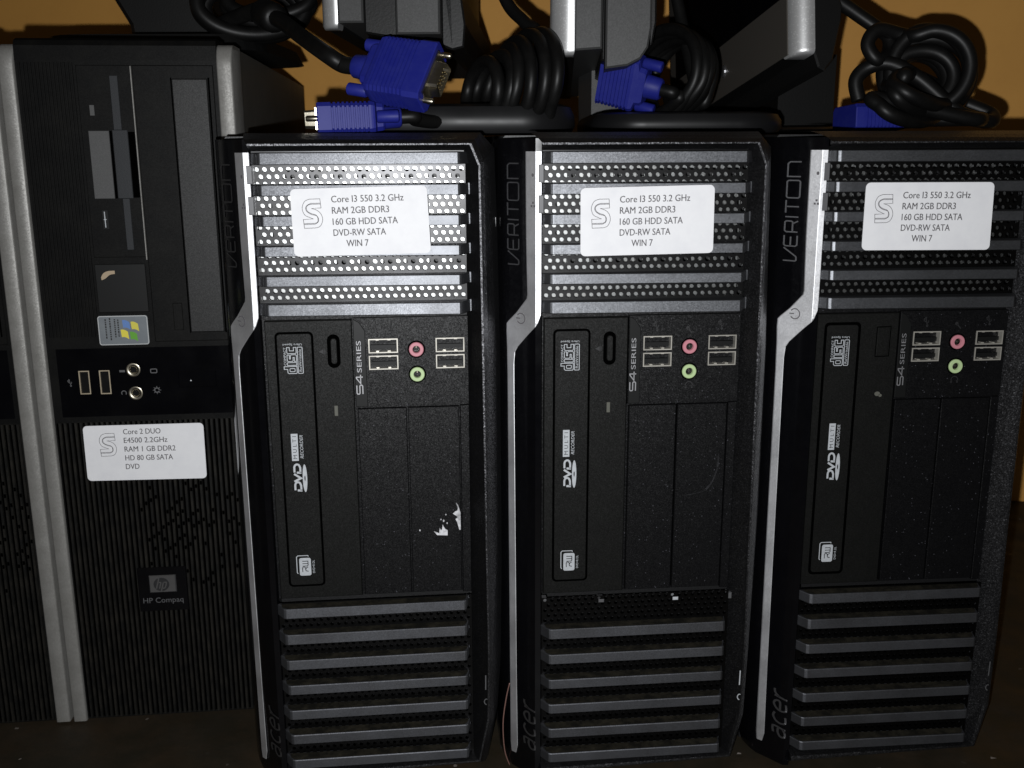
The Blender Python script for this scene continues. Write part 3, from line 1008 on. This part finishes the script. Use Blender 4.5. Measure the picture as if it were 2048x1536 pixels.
    mb.ribbon(rrect(49.3, 75.9, 235.5, 251.6, 1.2, 4), .45, w=.82, closed=True)
    mb.build('sticker_edge', 'clear', st, fix=False)
    def wavy(cx, cy, m):
        mb = MB()
        n = 6
        wd, h = 3.9, 4.3
        top, bot = [], []
        for k in range(n + 1):
            t = k / n
            dx = wd * (t - .5)
            s = .55 * math.sin(t * 3.1 + .2) - .16 * dx
            top.append((cx + dx - .35 * .5, cy + h / 2 + s - .2 * dx * .5, .86))
            bot.append((cx + dx + .35 * .5, cy - h / 2 + s - .2 * dx * .5, .86))
        mb.poly(top + bot[::-1])
        mb.build('flag_pane', m, st, fix=False)
    wavy(64.4, 246.6, 'flag_blue')
    wavy(69.0, 245.6, 'flag_gold')
    wavy(63.2, 241.2, 'flag_yellow')
    wavy(68.0, 239.9, 'flag_green')
    mb = MB()
    for u, h0, h1 in ((53.2, 239, 249.6), (55.6, 238, 249.8), (58.2, 239.6, 249.4), (60.0, 240, 249)):
        v = h0
        while v < h1:
            L_ = random.uniform(.5, 1.3)
            mb.ribbon([(u, v), (u, v + L_)], .8, w=.82)
            v += L_ + .35
    mb.build('small_print', 'print_dark', st, fix=False)
    # glossy port panel
    us = [(35.8, 41.6, 207.2, 220.8), (47.0, 52.8, 207.0, 220.8)]
    js = [(65.9, 220.6), (66.1, 207.0)]
    hl = [(a + .1, b_ - .1, c_ + .1, d_ - .1) for a, b_, c_, d_ in us] + [(u - 2.1, u + 2.1, v - 2.1, v + 2.1) for u, v in js]
    mb = panel_with_holes(24.6, 120.6, 193.8, 233.4, -1.0, .45, hl)
    PP = mb.build('port_panel', 'gloss', T)
    for a in us:
        usb_port(PP, *a, .45, vertical=True, m='beige')
    for u, v in js:
        mb = MB()
        mb.lathe(u, v, [(4.0, .4), (3.9, 1.1), (3.3, 1.3), (2.2, .9), (1.7, .3), (1.7, -6), (.01, -6)], 26)
        mb.build('audio_jack', 'nickel', PP, smooth=True)
    mb = MB()
    w = .6
    usb_icon(mb, 30.6, 214.0, w, .7)
    mb.box(58.2, 61.2, 219.4, 220.6, .4, .6)
    mb.ribbon(arc(59.6, 207.2, 1.3, -40, 220, 10), .5, w=w)
    mb.ribbon(rrect(75.4, 78.8, 218.6, 220.8, .5, 3), .5, w=w, closed=True)
    mb.ribbon(arc(78.0, 208.4, 1.3, 0, 340, 12), .6, w=w)
    for k in range(8):
        t = k * math.pi / 4
        mb.ribbon([(78.0 + 1.6 * math.cos(t), 208.4 + 1.6 * math.sin(t)), (78.0 + 2.3 * math.cos(t), 208.4 + 2.3 * math.sin(t))], .35, w=w)
    mb.build('port_symbols', 'print_hp', PP, fix=False)
    mb = MB()
    mb.box(90.5, 111.5, 209.6, 219.0, .3, .95, .3)
    mb.disc(99.5, 214.0, 1.0, 2.2)
    pb = mb.build('power_button', 'gloss', PP)
    mb = MB()
    mb.disc(97.4, 213.6, 1.08, .45, n=8)
    mb.build('light_dot', 'print', pb, fix=False)
    # maker's badge
    mb = MB()
    mb.box(57.2, 85.6, 71.8, 100.0, -.3, .95, .2)
    B = mb.build('badge', 'gloss', T)
    mb = MB()
    mb.box(63.9, 79.5, 84.0, 94.9, .9, 1.9, .5)
    cb = mb.build('metal_emblem', 'chrome', B)
    mb = MB()
    mb.disc(71.0, 89.3, 2.0, 4.6, 4.3)
    mb.build('oval', 'print_dark', cb, fix=False)
    mb = MB()
    f = lambda a, b_: (71.0 + a + b_ * .28, 89.3 + b_, 2.12)
    mb.ribbon([(-2.3, -2.6), (-2.3, 4.2)], .8, f); mb.ribbon([(-2.3, 1.2), (-.9, 1.4), (-.5, .9), (-.5, -2.6)], .75, f)
    mb.ribbon([(.9, -4.2), (.9, 1.4)], .8, f); mb.ribbon([(.9, 1.3), (2.4, 1.4), (2.8, .8), (2.8, -1.8), (2.3, -2.4), (.9, -2.4)], .7, f)
    mb.build('lettering', 'chrome', cb, fix=False)
    mb = MB()
    text(mb, 'HP Compaq', 0, 0, 23.4, 3.3, lambda a, b_: (59.4 + a, 77.2 + b_, 1.05))
    mb.build('lettering', 'print_hp', B, fix=False)
    if sticker:
        lines = [('Core 2 DUO', 22.1, 27.8, 20.9), ('E4500 2.2GHz', 22.1, 22.6, 24.4), ('RAM 1 GB DDR2', 22.1, 17.3, 28.6), ('HD 80 GB SATA', 22.1, 12.0, 26.8), ('DVD', 22.0, 6.7, 7.6)]
        spec_sticker(T, [(34.8, 155.5), (102.1, 154.6), (102.4, 188.3), (35.0, 188.5)], 0.85, lines, (8.3, 14.9))
    return T

H1 = make_ribbed_tower('taller ribbed black tower computer with silver edges, white sticker and coloured flag sticker', (-0.281, 0.558, 0), rad(6.0))
dx = -0.1225
H2 = make_ribbed_tower('ribbed black tower computer cut off by the left edge of the photo', (-0.281 + dx * math.cos(rad(6)), 0.5585 + dx * math.sin(rad(6)), 0), rad(6.0), sticker=False)

# ------------------------------------------------------------------ monitors standing on the towers
def frame_empty(name, label, cat, origin, X, Y, Z, group=None):
    o = thing(name, label, cat, group=group)
    m = Matrix((X, Y, Z)).transposed().to_4x4()
    m.translation = Vector(origin)
    o.matrix_world = m
    return o

class WB(MB):
    """same builder with local x, y, z in millimetres"""
    def build(self, name, m, parent=None, smooth=False, raw=False, fix=True):
        self.v = [(x * .001, y * .001, z * .001) for x, y, z in self.v]
        return MB.build(self, name, m, parent, smooth, True, fix)
    def slab(self, outline, y0, y1, ch=0):
        """outline in (x, z) pushed along y"""
        n = len(outline)
        if ch:
            ins = inset_poly(outline, ch)
            self.loft([[(x, y0, z) for x, z in ins], [(x, y0 + ch, z) for x, z in outline], [(x, y1, z) for x, z in outline]], cap=True)
        else:
            self.loft([[(x, y0, z) for x, z in outline], [(x, y1, z) for x, z in outline]], cap=True)

def make_monitor(label, near, far, height, spec, base, neck, group='flat monitors standing on the towers', button=False):
    """near, far: ends of the bottom edge of the bezel; x runs from the screen to the back"""
    A, B = Vector(near), Vector(far)
    Y = (B - A).normalized()
    Z = Vector((0, 0, 1))
    Z = (Z - Y * Z.dot(Y)).normalized()
    X = Y.cross(Z)
    Lw = (B - A).length * 1000
    T = frame_empty('monitor', label, 'monitor', A, X, Y, Z, group)
    inv = T.matrix_world.inverted()
    t = spec['bezel']
    wb = WB()
    edge = [(0, 16), (0, 7.5), (t * .08, 5.2), (t * .2, 3.4), (t * .35, 1.9), (t * .52, .8), (t * .7, .2), (t * .86, 0), (t, .25), (t, 16)]
    cx, cy = t / 2, 8
    def ring_at(z, k):
        return [(x + (cx - x) * k * .12, y + (2.2 * k if y < cy else -2.2 * k), z) for x, y in edge]
    wb.loft([ring_at(0, 1), ring_at(.5, .45), ring_at(1.6, .1), ring_at(3, 0), ring_at(height, 0)], cap=True)
    bz = wb.build('silver_bezel', 'mon_silver', T, smooth=True)
    wb = WB()
    wb.slab([(.1, 1.2), (t - .1, 1.2), (t - .1, height - 1), (.1, height - 1)], 15.6, Lw)
    wb.build('bezel_body', 'mon_black', T)
    wb = WB()     # dark face towards the viewer of the screen
    wb.loft([[(-.5, y, z) for y, z in ((9, 1.5), (Lw - 4, 1.5), (Lw - 4, height), (9, height))], [(.6, y, z) for y, z in ((8, 1.2), (Lw - 3, 1.2), (Lw - 3, height), (8, height))]], cap=True)
    fc = wb.build('front_face', 'mon_brown', T)
    wb = WB()
    wb.loft([[(-.9, y, z) for y, z in ((18, 35), (Lw - 18, 35), (Lw - 18, height - 5), (18, height - 5))], [(-.4, y, z) for y, z in ((18, 35), (Lw - 18, 35), (Lw - 18, height - 5), (18, height - 5))]], cap=True)
    wb.build('screen', 'gloss', fc)
    if button:
        wb = WB()
        for k, (r, x) in enumerate(((4.2, -1.2), (3.4, -1.9))):
            wb.loft([[(-.5, button[0] + r * math.cos(a * .3927), button[1] + r * math.sin(a * .3927)) for a in range(16)], [(x, button[0] + r * math.cos(a * .3927), button[1] + r * math.sin(a * .3927)) for a in range(16)]], cap=True)
        wb.build('power_button', 'chrome', fc)
    for x0, x1, dy, outline, m, nm in spec['back']:
        wb = WB()
        wb.slab(outline, dy, Lw - dy, 1.0)
        wb.build(nm, m, T)
    if neck:
        pts, y0, y1, m = neck
        mb = MB()
        mb.v = []
        ring0 = [inv @ Vector((x, y0[0] + (y0[1] if i in (1, 2) else 0), z)) for i, (x, z) in enumerate(pts)]
        ring1 = [inv @ Vector((x + y1[1], y1[0], z)) for x, z in pts]
        mb.loft([[tuple(p) for p in ring0], [tuple(p) for p in ring1]], cap=True)
        mb.build('neck', m, T, raw=True)
    if base:
        x0, x1, y0, y1, z0, z1, m = base
        mb = MB()
        rr = rrect(x0 * 1000, x1 * 1000, y0 * 1000, y1 * 1000, 30, 8)
        c = (z1 - z0) * 1000
        lv = []
        for ins, z in ((2.0, 0), (0, c * .25), (.3, c * .6), (2.5, c * .9), (7, c)):
            lv.append([tuple(inv @ Vector((u * .001, v * .001, z0 + z * .001))) for u, v in inset_poly(rr, ins + .001)])
        mb.loft(lv, cap=True)
        mb.build('base', m, T, smooth=True, raw=True)
    return T

H = 260
make_monitor('silver edged flat monitor turned left, standing above the big blue plug', (-0.1028, .58, .4062), (-0.092, .92, .402), H,
             dict(bezel=9.4, back=[(9, 23, 2, [(9.2, 3), (23, 3), (23, H - 3), (9.2, H - 3)], 'mon_grey', 'side_casing'),
                                   (23, 41, 6, [(22.8, -2), (41, -5), (41, H - 6), (22.8, H - 6)], 'mon_black', 'vent_recess'),
                                   (41, 65, 3, [(40.6, -3), (64.5, -3), (64.5, H - 5), (40.6, H - 5)], 'mon_grey', 'rear_cover'),
                                   (64, 78, 14, [(64.2, -8), (70, -10.5), (76.5, -9), (77.5, 3), (75, 22), (66, 32), (66, H - 9), (64.2, H - 9)], 'mon_black', 'rear_housing')]),
             (-0.105, 0.036, .56, .74, .3504, .366, 'base_gloss'),
             ([(-.086, .355), (-.052, .355), (-.052, .405), (-.086, .405)], (.66, 0), (.70, 0), 'mon_black'))
make_monitor('silver edged flat monitor turned left, standing on the middle slatted tower', (0.0218, .58, .3918), (0.0388, .92, .381), H,
             dict(bezel=13, back=[(13, 28, 2, [(12.8, 2.5), (28, 3.5), (28, H - 3), (12.8, H - 3)], 'mon_grey', 'side_casing'),
                                  (28, 29, 8, [(27.8, -2), (30, -3), (30, H - 6), (27.8, H - 6)], 'mon_black', 'vent_recess'),
                                  (29, 54, 3, [(29.8, -7), (42, -5.5), (49, -2), (53, 4), (54.6, 14), (54.6, H - 5), (29.8, H - 5)], 'mon_grey', 'rear_cover'),
                                  (54, 58, 10, [(54.4, 4), (56, 7), (57.8, 18), (56, H - 9), (54.4, H - 9)], 'mon_black', 'rear_housing')]),
             (0.046, 0.158, .585, .76, .3504, .362, 'base_gloss'),
             ([(.0535, .355), (.098, .355), (.098, .392), (.0535, .392)], (.70, 0), (.74, -.006), 'mon_grey'))
make_monitor('tilted flat monitor showing its dark face with a small round power button', (0.1600, .60, .3938), (0.1270, .83, .353), H,
             dict(bezel=12.5, back=[(12, 30, 2, [(12.2, 2), (15, -7), (19, -9), (24, -3), (27, 10), (29.5, 20), (29.8, 28), (27, 36), (27, H - 3), (12.2, H - 3)], 'mon_black', 'rear_cover')]),
             (0.150, 0.240, .66, .80, .3504, .3545, 'base_gloss'),
             ([(.1800, .3535), (.2190, .3535), (.2190, .402), (.1800, .402)], (.71, .004), (.77, -.003), 'mon_black'), button=(112, 17))
# a dark monitor on the ribbed tower: only the foot of its neck comes into the picture
T = thing('monitor', 'black monitor on the ribbed tower, only its flared neck in view', 'monitor', (-0.222, 0.72, 0.401), 0, 'flat monitors standing on the towers')
wb = WB()
wb.slab([(-25, 0), (26, 0), (28, 48), (-52, 48), (-36, 36), (-27, 20)], -20, 30, 3)
wb.build('neck', 'mon_black', T)
wb = WB()
wb.loft([[(x, y, 0) for x, y in rrect(-70, 70, -80, 90, 30, 6)], [(x, y, 9) for x, y in rrect(-66, 66, -76, 86, 30, 6)]], cap=True)
wb.build('base', 'mon_black', T)
wb = WB()
wb.slab([(-150, 48), (150, 48), (150, 290), (-150, 290)], -30, 20, 4)
wb.build('rear_cover', 'mon_black', T)

# ------------------------------------------------------------------ video cables and coiled leads (metres)
def plug_frame(o, a, b):
    X = Vector(a).normalized()
    Y = Vector(b)
    Y = (Y - X * Y.dot(X)).normalized()
    Z = X.cross(Y)
    m = Matrix((X, Y, Z)).transposed().to_4x4()
    m.translation = Vector(o)
    return m

def make_vga(label, rear, a, b, cord, cord_r=.004, shell=True, hood=34, wid=32, thick=15, ferrite=None, loops=None):
    """rear: centre of the plug's back; a: way the plug points; b: along its width"""
    T = thing('video_cable', label, 'cable', group='blue ended video cables')
    T.matrix_world = plug_frame(rear, a, b)
    inv = T.matrix_world.inverted()
    # hood: plain front, ribbed grip, stepped back
    wb = WB()
    def sect(x, hw, ht, c=2.0):
        p = [(-hw, -ht + c), (-hw + c, -ht), (hw - c, -ht), (hw, -ht + c), (hw, ht - c), (hw - c, ht), (-hw + c, ht), (-hw, ht - c)]
        return [(x, y, z) for y, z in p]
    hw, ht = wid / 2, thick / 2
    rings = [sect(0, hw * .62, ht * .8), sect(1, hw * .68, ht * .86), sect(4, hw * .70, ht * .9), sect(5, hw * .94, ht * .95), sect(6, hw * .96, ht * .97)]
    x = 7
    for k in range(9):
        rings += [sect(x, hw * .97, ht), sect(x + 1.1, hw * .97, ht), sect(x + 1.25, hw * .93, ht * .91), sect(x + 2.05, hw * .93, ht * .91)]
        x += 2.2
    rings += [sect(x, hw, ht), sect(hood - .6, hw, ht), sect(hood, hw - .5, ht - .5)]
    wb.loft(rings, cap=True)
    hd = wb.build('plug_hood', 'blue', T)
    wb = WB()
    for k in range(9):     # pale worn crests of the ribs
        pass
    for s in (-1, 1):
        wb = WB()
        yy = s * hw * .80
        n = 12
        wb.loft([[(xx, yy + r * math.cos(q * 2 * math.pi / n), r * math.sin(q * 2 * math.pi / n)) for q in range(n)] for xx, r in ((-7, 2.6), (-6.5, 3.2), (3.5, 3.2), (4.2, 2.6))], cap=True)
        wb.build('thumbscrew', 'blue', T, smooth=True)
        if shell:
            wb = WB()
            wb.loft([[(xx, s * hw * .80 + r * math.cos(q * .628), r * math.sin(q * .628)) for q in range(10)] for xx, r in ((hood - 1, 1.5), (hood + 5, 1.5), (hood + 5.6, 1.0))], cap=True)
            wb.build('screw_tip', 'nickel', T, smooth=True)
    wb = WB()
    n = 16
    wb.loft([[(xx, r * math.cos(q * 2 * math.pi / n) * 1.15, r * math.sin(q * 2 * math.pi / n)) for q in range(n)] for xx, r in ((-9, 4.6), (-8, 5.4), (-1, 5.8), (1, 6.0))], cap=True)
    wb.build('strain_relief', 'blue', T, smooth=True)
    if shell:
        wb = WB()
        def dsh(x, s):
            return [(x, y * s, z * s) for y, z in ((-8.6, 3.2), (-7.6, 4.3), (7.6, 4.3), (8.6, 3.2), (7.2, -3.2), (6.2, -4.3), (-6.2, -4.3), (-7.2, -3.2))]
        wb.slab_ = None
        flg = [(-12.6, -5.4), (12.6, -5.4), (12.6, 5.4), (-12.6, 5.4)]
        wb.loft([[(hood - .2, y, z) for y, z in flg], [(hood + .9, y, z) for y, z in flg]], cap=True)
        wb.loft([dsh(hood + .8, 1.06), dsh(hood + 6.0, 1.0), dsh(hood + 6.2, .95), dsh(hood + 1.2, .93)])
        sh = wb.build('metal_shell', 'nickel', T)
        wb = WB()
        wb.poly(dsh(hood + 1.4, .94))
        wb.build('insert', 'blue', sh)
        wb = WB()
        for r, z in enumerate((2.2, 0, -2.2)):
            for k in range(5):
                y = -4.6 + k * 2.29 + (0.5 if r == 1 else 0)
                wb.loft([[(xx, y + rr * math.cos(q * 1.047), z + rr * math.sin(q * 1.047)) for q in range(6)] for xx, rr in ((hood + 1.2, .45), (hood + 5.2, .45), (hood + 5.6, .2))], cap=True)
        wb.build('contact_pins', 'gold', sh)
    mb = MB()
    pts = spline([tuple(T.matrix_world @ Vector((-.0085, 0, 0))), tuple(T.matrix_world @ Vector((-.016, 0, 0)))] + cord, 10)
    mb.tube([tuple(inv @ Vector(p)) for p in pts], cord_r, 12)
    mb.build('cord', 'rubber', T, smooth='all', raw=True)
    for pth, rr in (loops or []):
        mb = MB()
        mb.tube([tuple(inv @ Vector(p)) for p in spline(pth, 8)], rr, 12)
        mb.build('cord', 'rubber', T, smooth='all', raw=True)
    if ferrite:
        p0, p1, r = Vector(ferrite[0]), Vector(ferrite[1]), ferrite[2]
        mb = MB()
        q = [p0 + (p1 - p0) * t for t in (0, .06, .2, .8, .94, 1)]
        mb.tube([tuple(inv @ p) for p in q], [r * .6, r * .9, r, r, r * .9, r * .6], 16)
        mb.build('ferrite_bead', 'rubber', T, smooth='all', raw=True)
    return T

def coil(center, axis, ra, rb, turns, spread, jit=.002, start=0.0, up=(0, 0, 1), k=14, grow=(1, 1), drop=0.0):
    """points of a hand-wound coil about an axis"""
    A = Vector(axis).normalized()
    U = Vector(up)
    U = (U - A * U.dot(A)).normalized()
    W = A.cross(U)
    pts = []
    n = int(turns * k)
    rnd = random.Random(int(abs(center[0]) * 1e5) + n)
    ja = [rnd.uniform(-jit, jit) for _ in range(int(turns) + 3)]
    jb = [rnd.uniform(-jit, jit) for _ in range(int(turns) + 3)]
    jc = [rnd.uniform(-1, 1) for _ in range(int(turns) + 3)]
    for i in range(n + 1):
        t = i / k
        m, fr = int(t), t - int(t)
        a = ra + ja[m] * (1 - fr) + ja[m + 1] * fr
        b_ = rb + jb[m] * (1 - fr) + jb[m + 1] * fr
        th = 2 * math.pi * t + start
        off = spread * (t / turns - .5) + .25 * spread / turns * (jc[m] * (1 - fr) + jc[m + 1] * fr)
        g = grow[0] + (grow[1] - grow[0]) * t / turns
        a *= g
        b_ *= g
        pts.append(tuple(Vector(center) + Vector((0, 0, drop * (g - 1))) + A * (off + .003 * jc[m] * math.sin(th + m)) + U * (a * math.cos(th)) + W * (b_ * math.sin(th))))
    return pts

# big plug pointing right, its cord rising to the coil above the ribbed tower
c0 = coil((-0.160, .665, .4265), (.35, -1, .2), .018, .030, 4, .022, .004, 1.0)
make_vga('black video cable with ferrite bead and blue plug pointing right, its pins in view', (-0.0725, .5455, .3830), (.052, -.020, -.0085), (-.0094, -.016, -.0278),
         [(-0.0955, .553, .3905), (-0.1127, .580, .4015), (-0.129, .605, .4125), (-0.142, .625, .4185), (-0.150, .64, .423)] + c0[3:], .0045,
         wid=34, hood=36, thick=16, ferrite=((-0.1335, .612, .4145), (-0.146, .632, .4205), .0085), loops=[(coil((-0.150, .67, .432), (.1, -1, .5), .014, .026, 2, .01, .003), .0042)])
# smaller looking plug lying on the tower's front edge, pointing left
c2 = coil((-0.003, .59, .3800), (1, .3, -.12), .0235, .036, 6, .036, .003, 2.6, grow=(.62, 1.08), drop=.024)
make_vga('video cable whose ribbed blue plug lies flat on a slatted tower and points left', (-0.0660, .545, .3584), (-.056, -.010, -.0016), (.24, -.96, .02),
         [(-0.050, .552, .3575), (-0.038, .564, .3565), (-0.030, .575, .360)] + c2 + [(0.016, .60, .402), (0.008, .61, .412), (-0.002, .62, .424), (-0.012, .63, .45)], .0036, thick=15.5)
# plug leaning on the middle monitor's neck
c3 = coil((0.0945, .63, .3830), (1, .5, -.2), .026, .034, 5, .022, .0045, 2.2, grow=(1.05, .9))
make_vga('video cable with blue plug leaning against a grey monitor neck', (0.0775, .603, .3765), (-.0266, .010, .0075), (.0120, .004, -.0286),
         [(0.0905, .605, .372), (0.0935, .615, .368)] + c3 + [(0.103, .64, .412), (0.098, .65, .44)], .0036, shell=False, hood=27, wid=31)
# coil on the right with its plug lying underneath
c4 = coil((0.236, .600, .3830), (-.25, -1, .25), .022, .0225, 3, .016, .003, 0.4)
c4b = coil((0.229, .592, .3700), (.55, -.5, .75), .012, .030, 3, .014, .003, 1.0)
make_vga('loosely coiled video cable at the far right, blue plug half hidden beneath it', (0.2260, .612, .3580), (-.036, -.004, .0), (.1, -.99, .05),
         [(0.240, .615, .3575), (0.255, .612, .3575), (0.266, .60, .3575), (0.262, .585, .357), (.25, .58, .358)] + c4b + [(0.214, .60, .376)] + c4 +
         [(0.222, .606, .404), (0.2075, .604, .4065), (0.2015, .602, .3985), (0.207, .60, .390), (0.215, .606, .3945), (0.2155, .61, .4035), (0.207, .612, .4100), (0.1975, .615, .4170), (0.186, .62, .4265), (0.17, .63, .445)], .0040, shell=False, hood=33,
         loops=[(coil((0.234, .606, .3790), (-.15, -1, .3), .0135, .0165, 3, .012, .003, 0.9), .0040), ([(0.199, .602, .368), (0.197, .604, .379), (0.203, .604, .386), (0.214, .60, .388), (0.228, .594, .380), (0.242, .590, .368), (0.252, .588, .360), (0.27, .592, .356), (0.274, .60, .360), (0.262, .606, .366)], .0042)])

# thin stray wire between two towers
mb = MB()
mb.tube(spline([(-0.0022, .512, 0.001), (-0.0050, .510, .012), (-0.0058, .508, .030), (-0.0040, .507, .046), (-0.0020, .506, .056)], 6), .00035, 6)
o = mb.build('stray_wire', 'wire', smooth='all', raw=True)
o['label'] = 'thin stray reddish wire in the gap between the left and middle slatted towers'
o['category'] = 'wire'
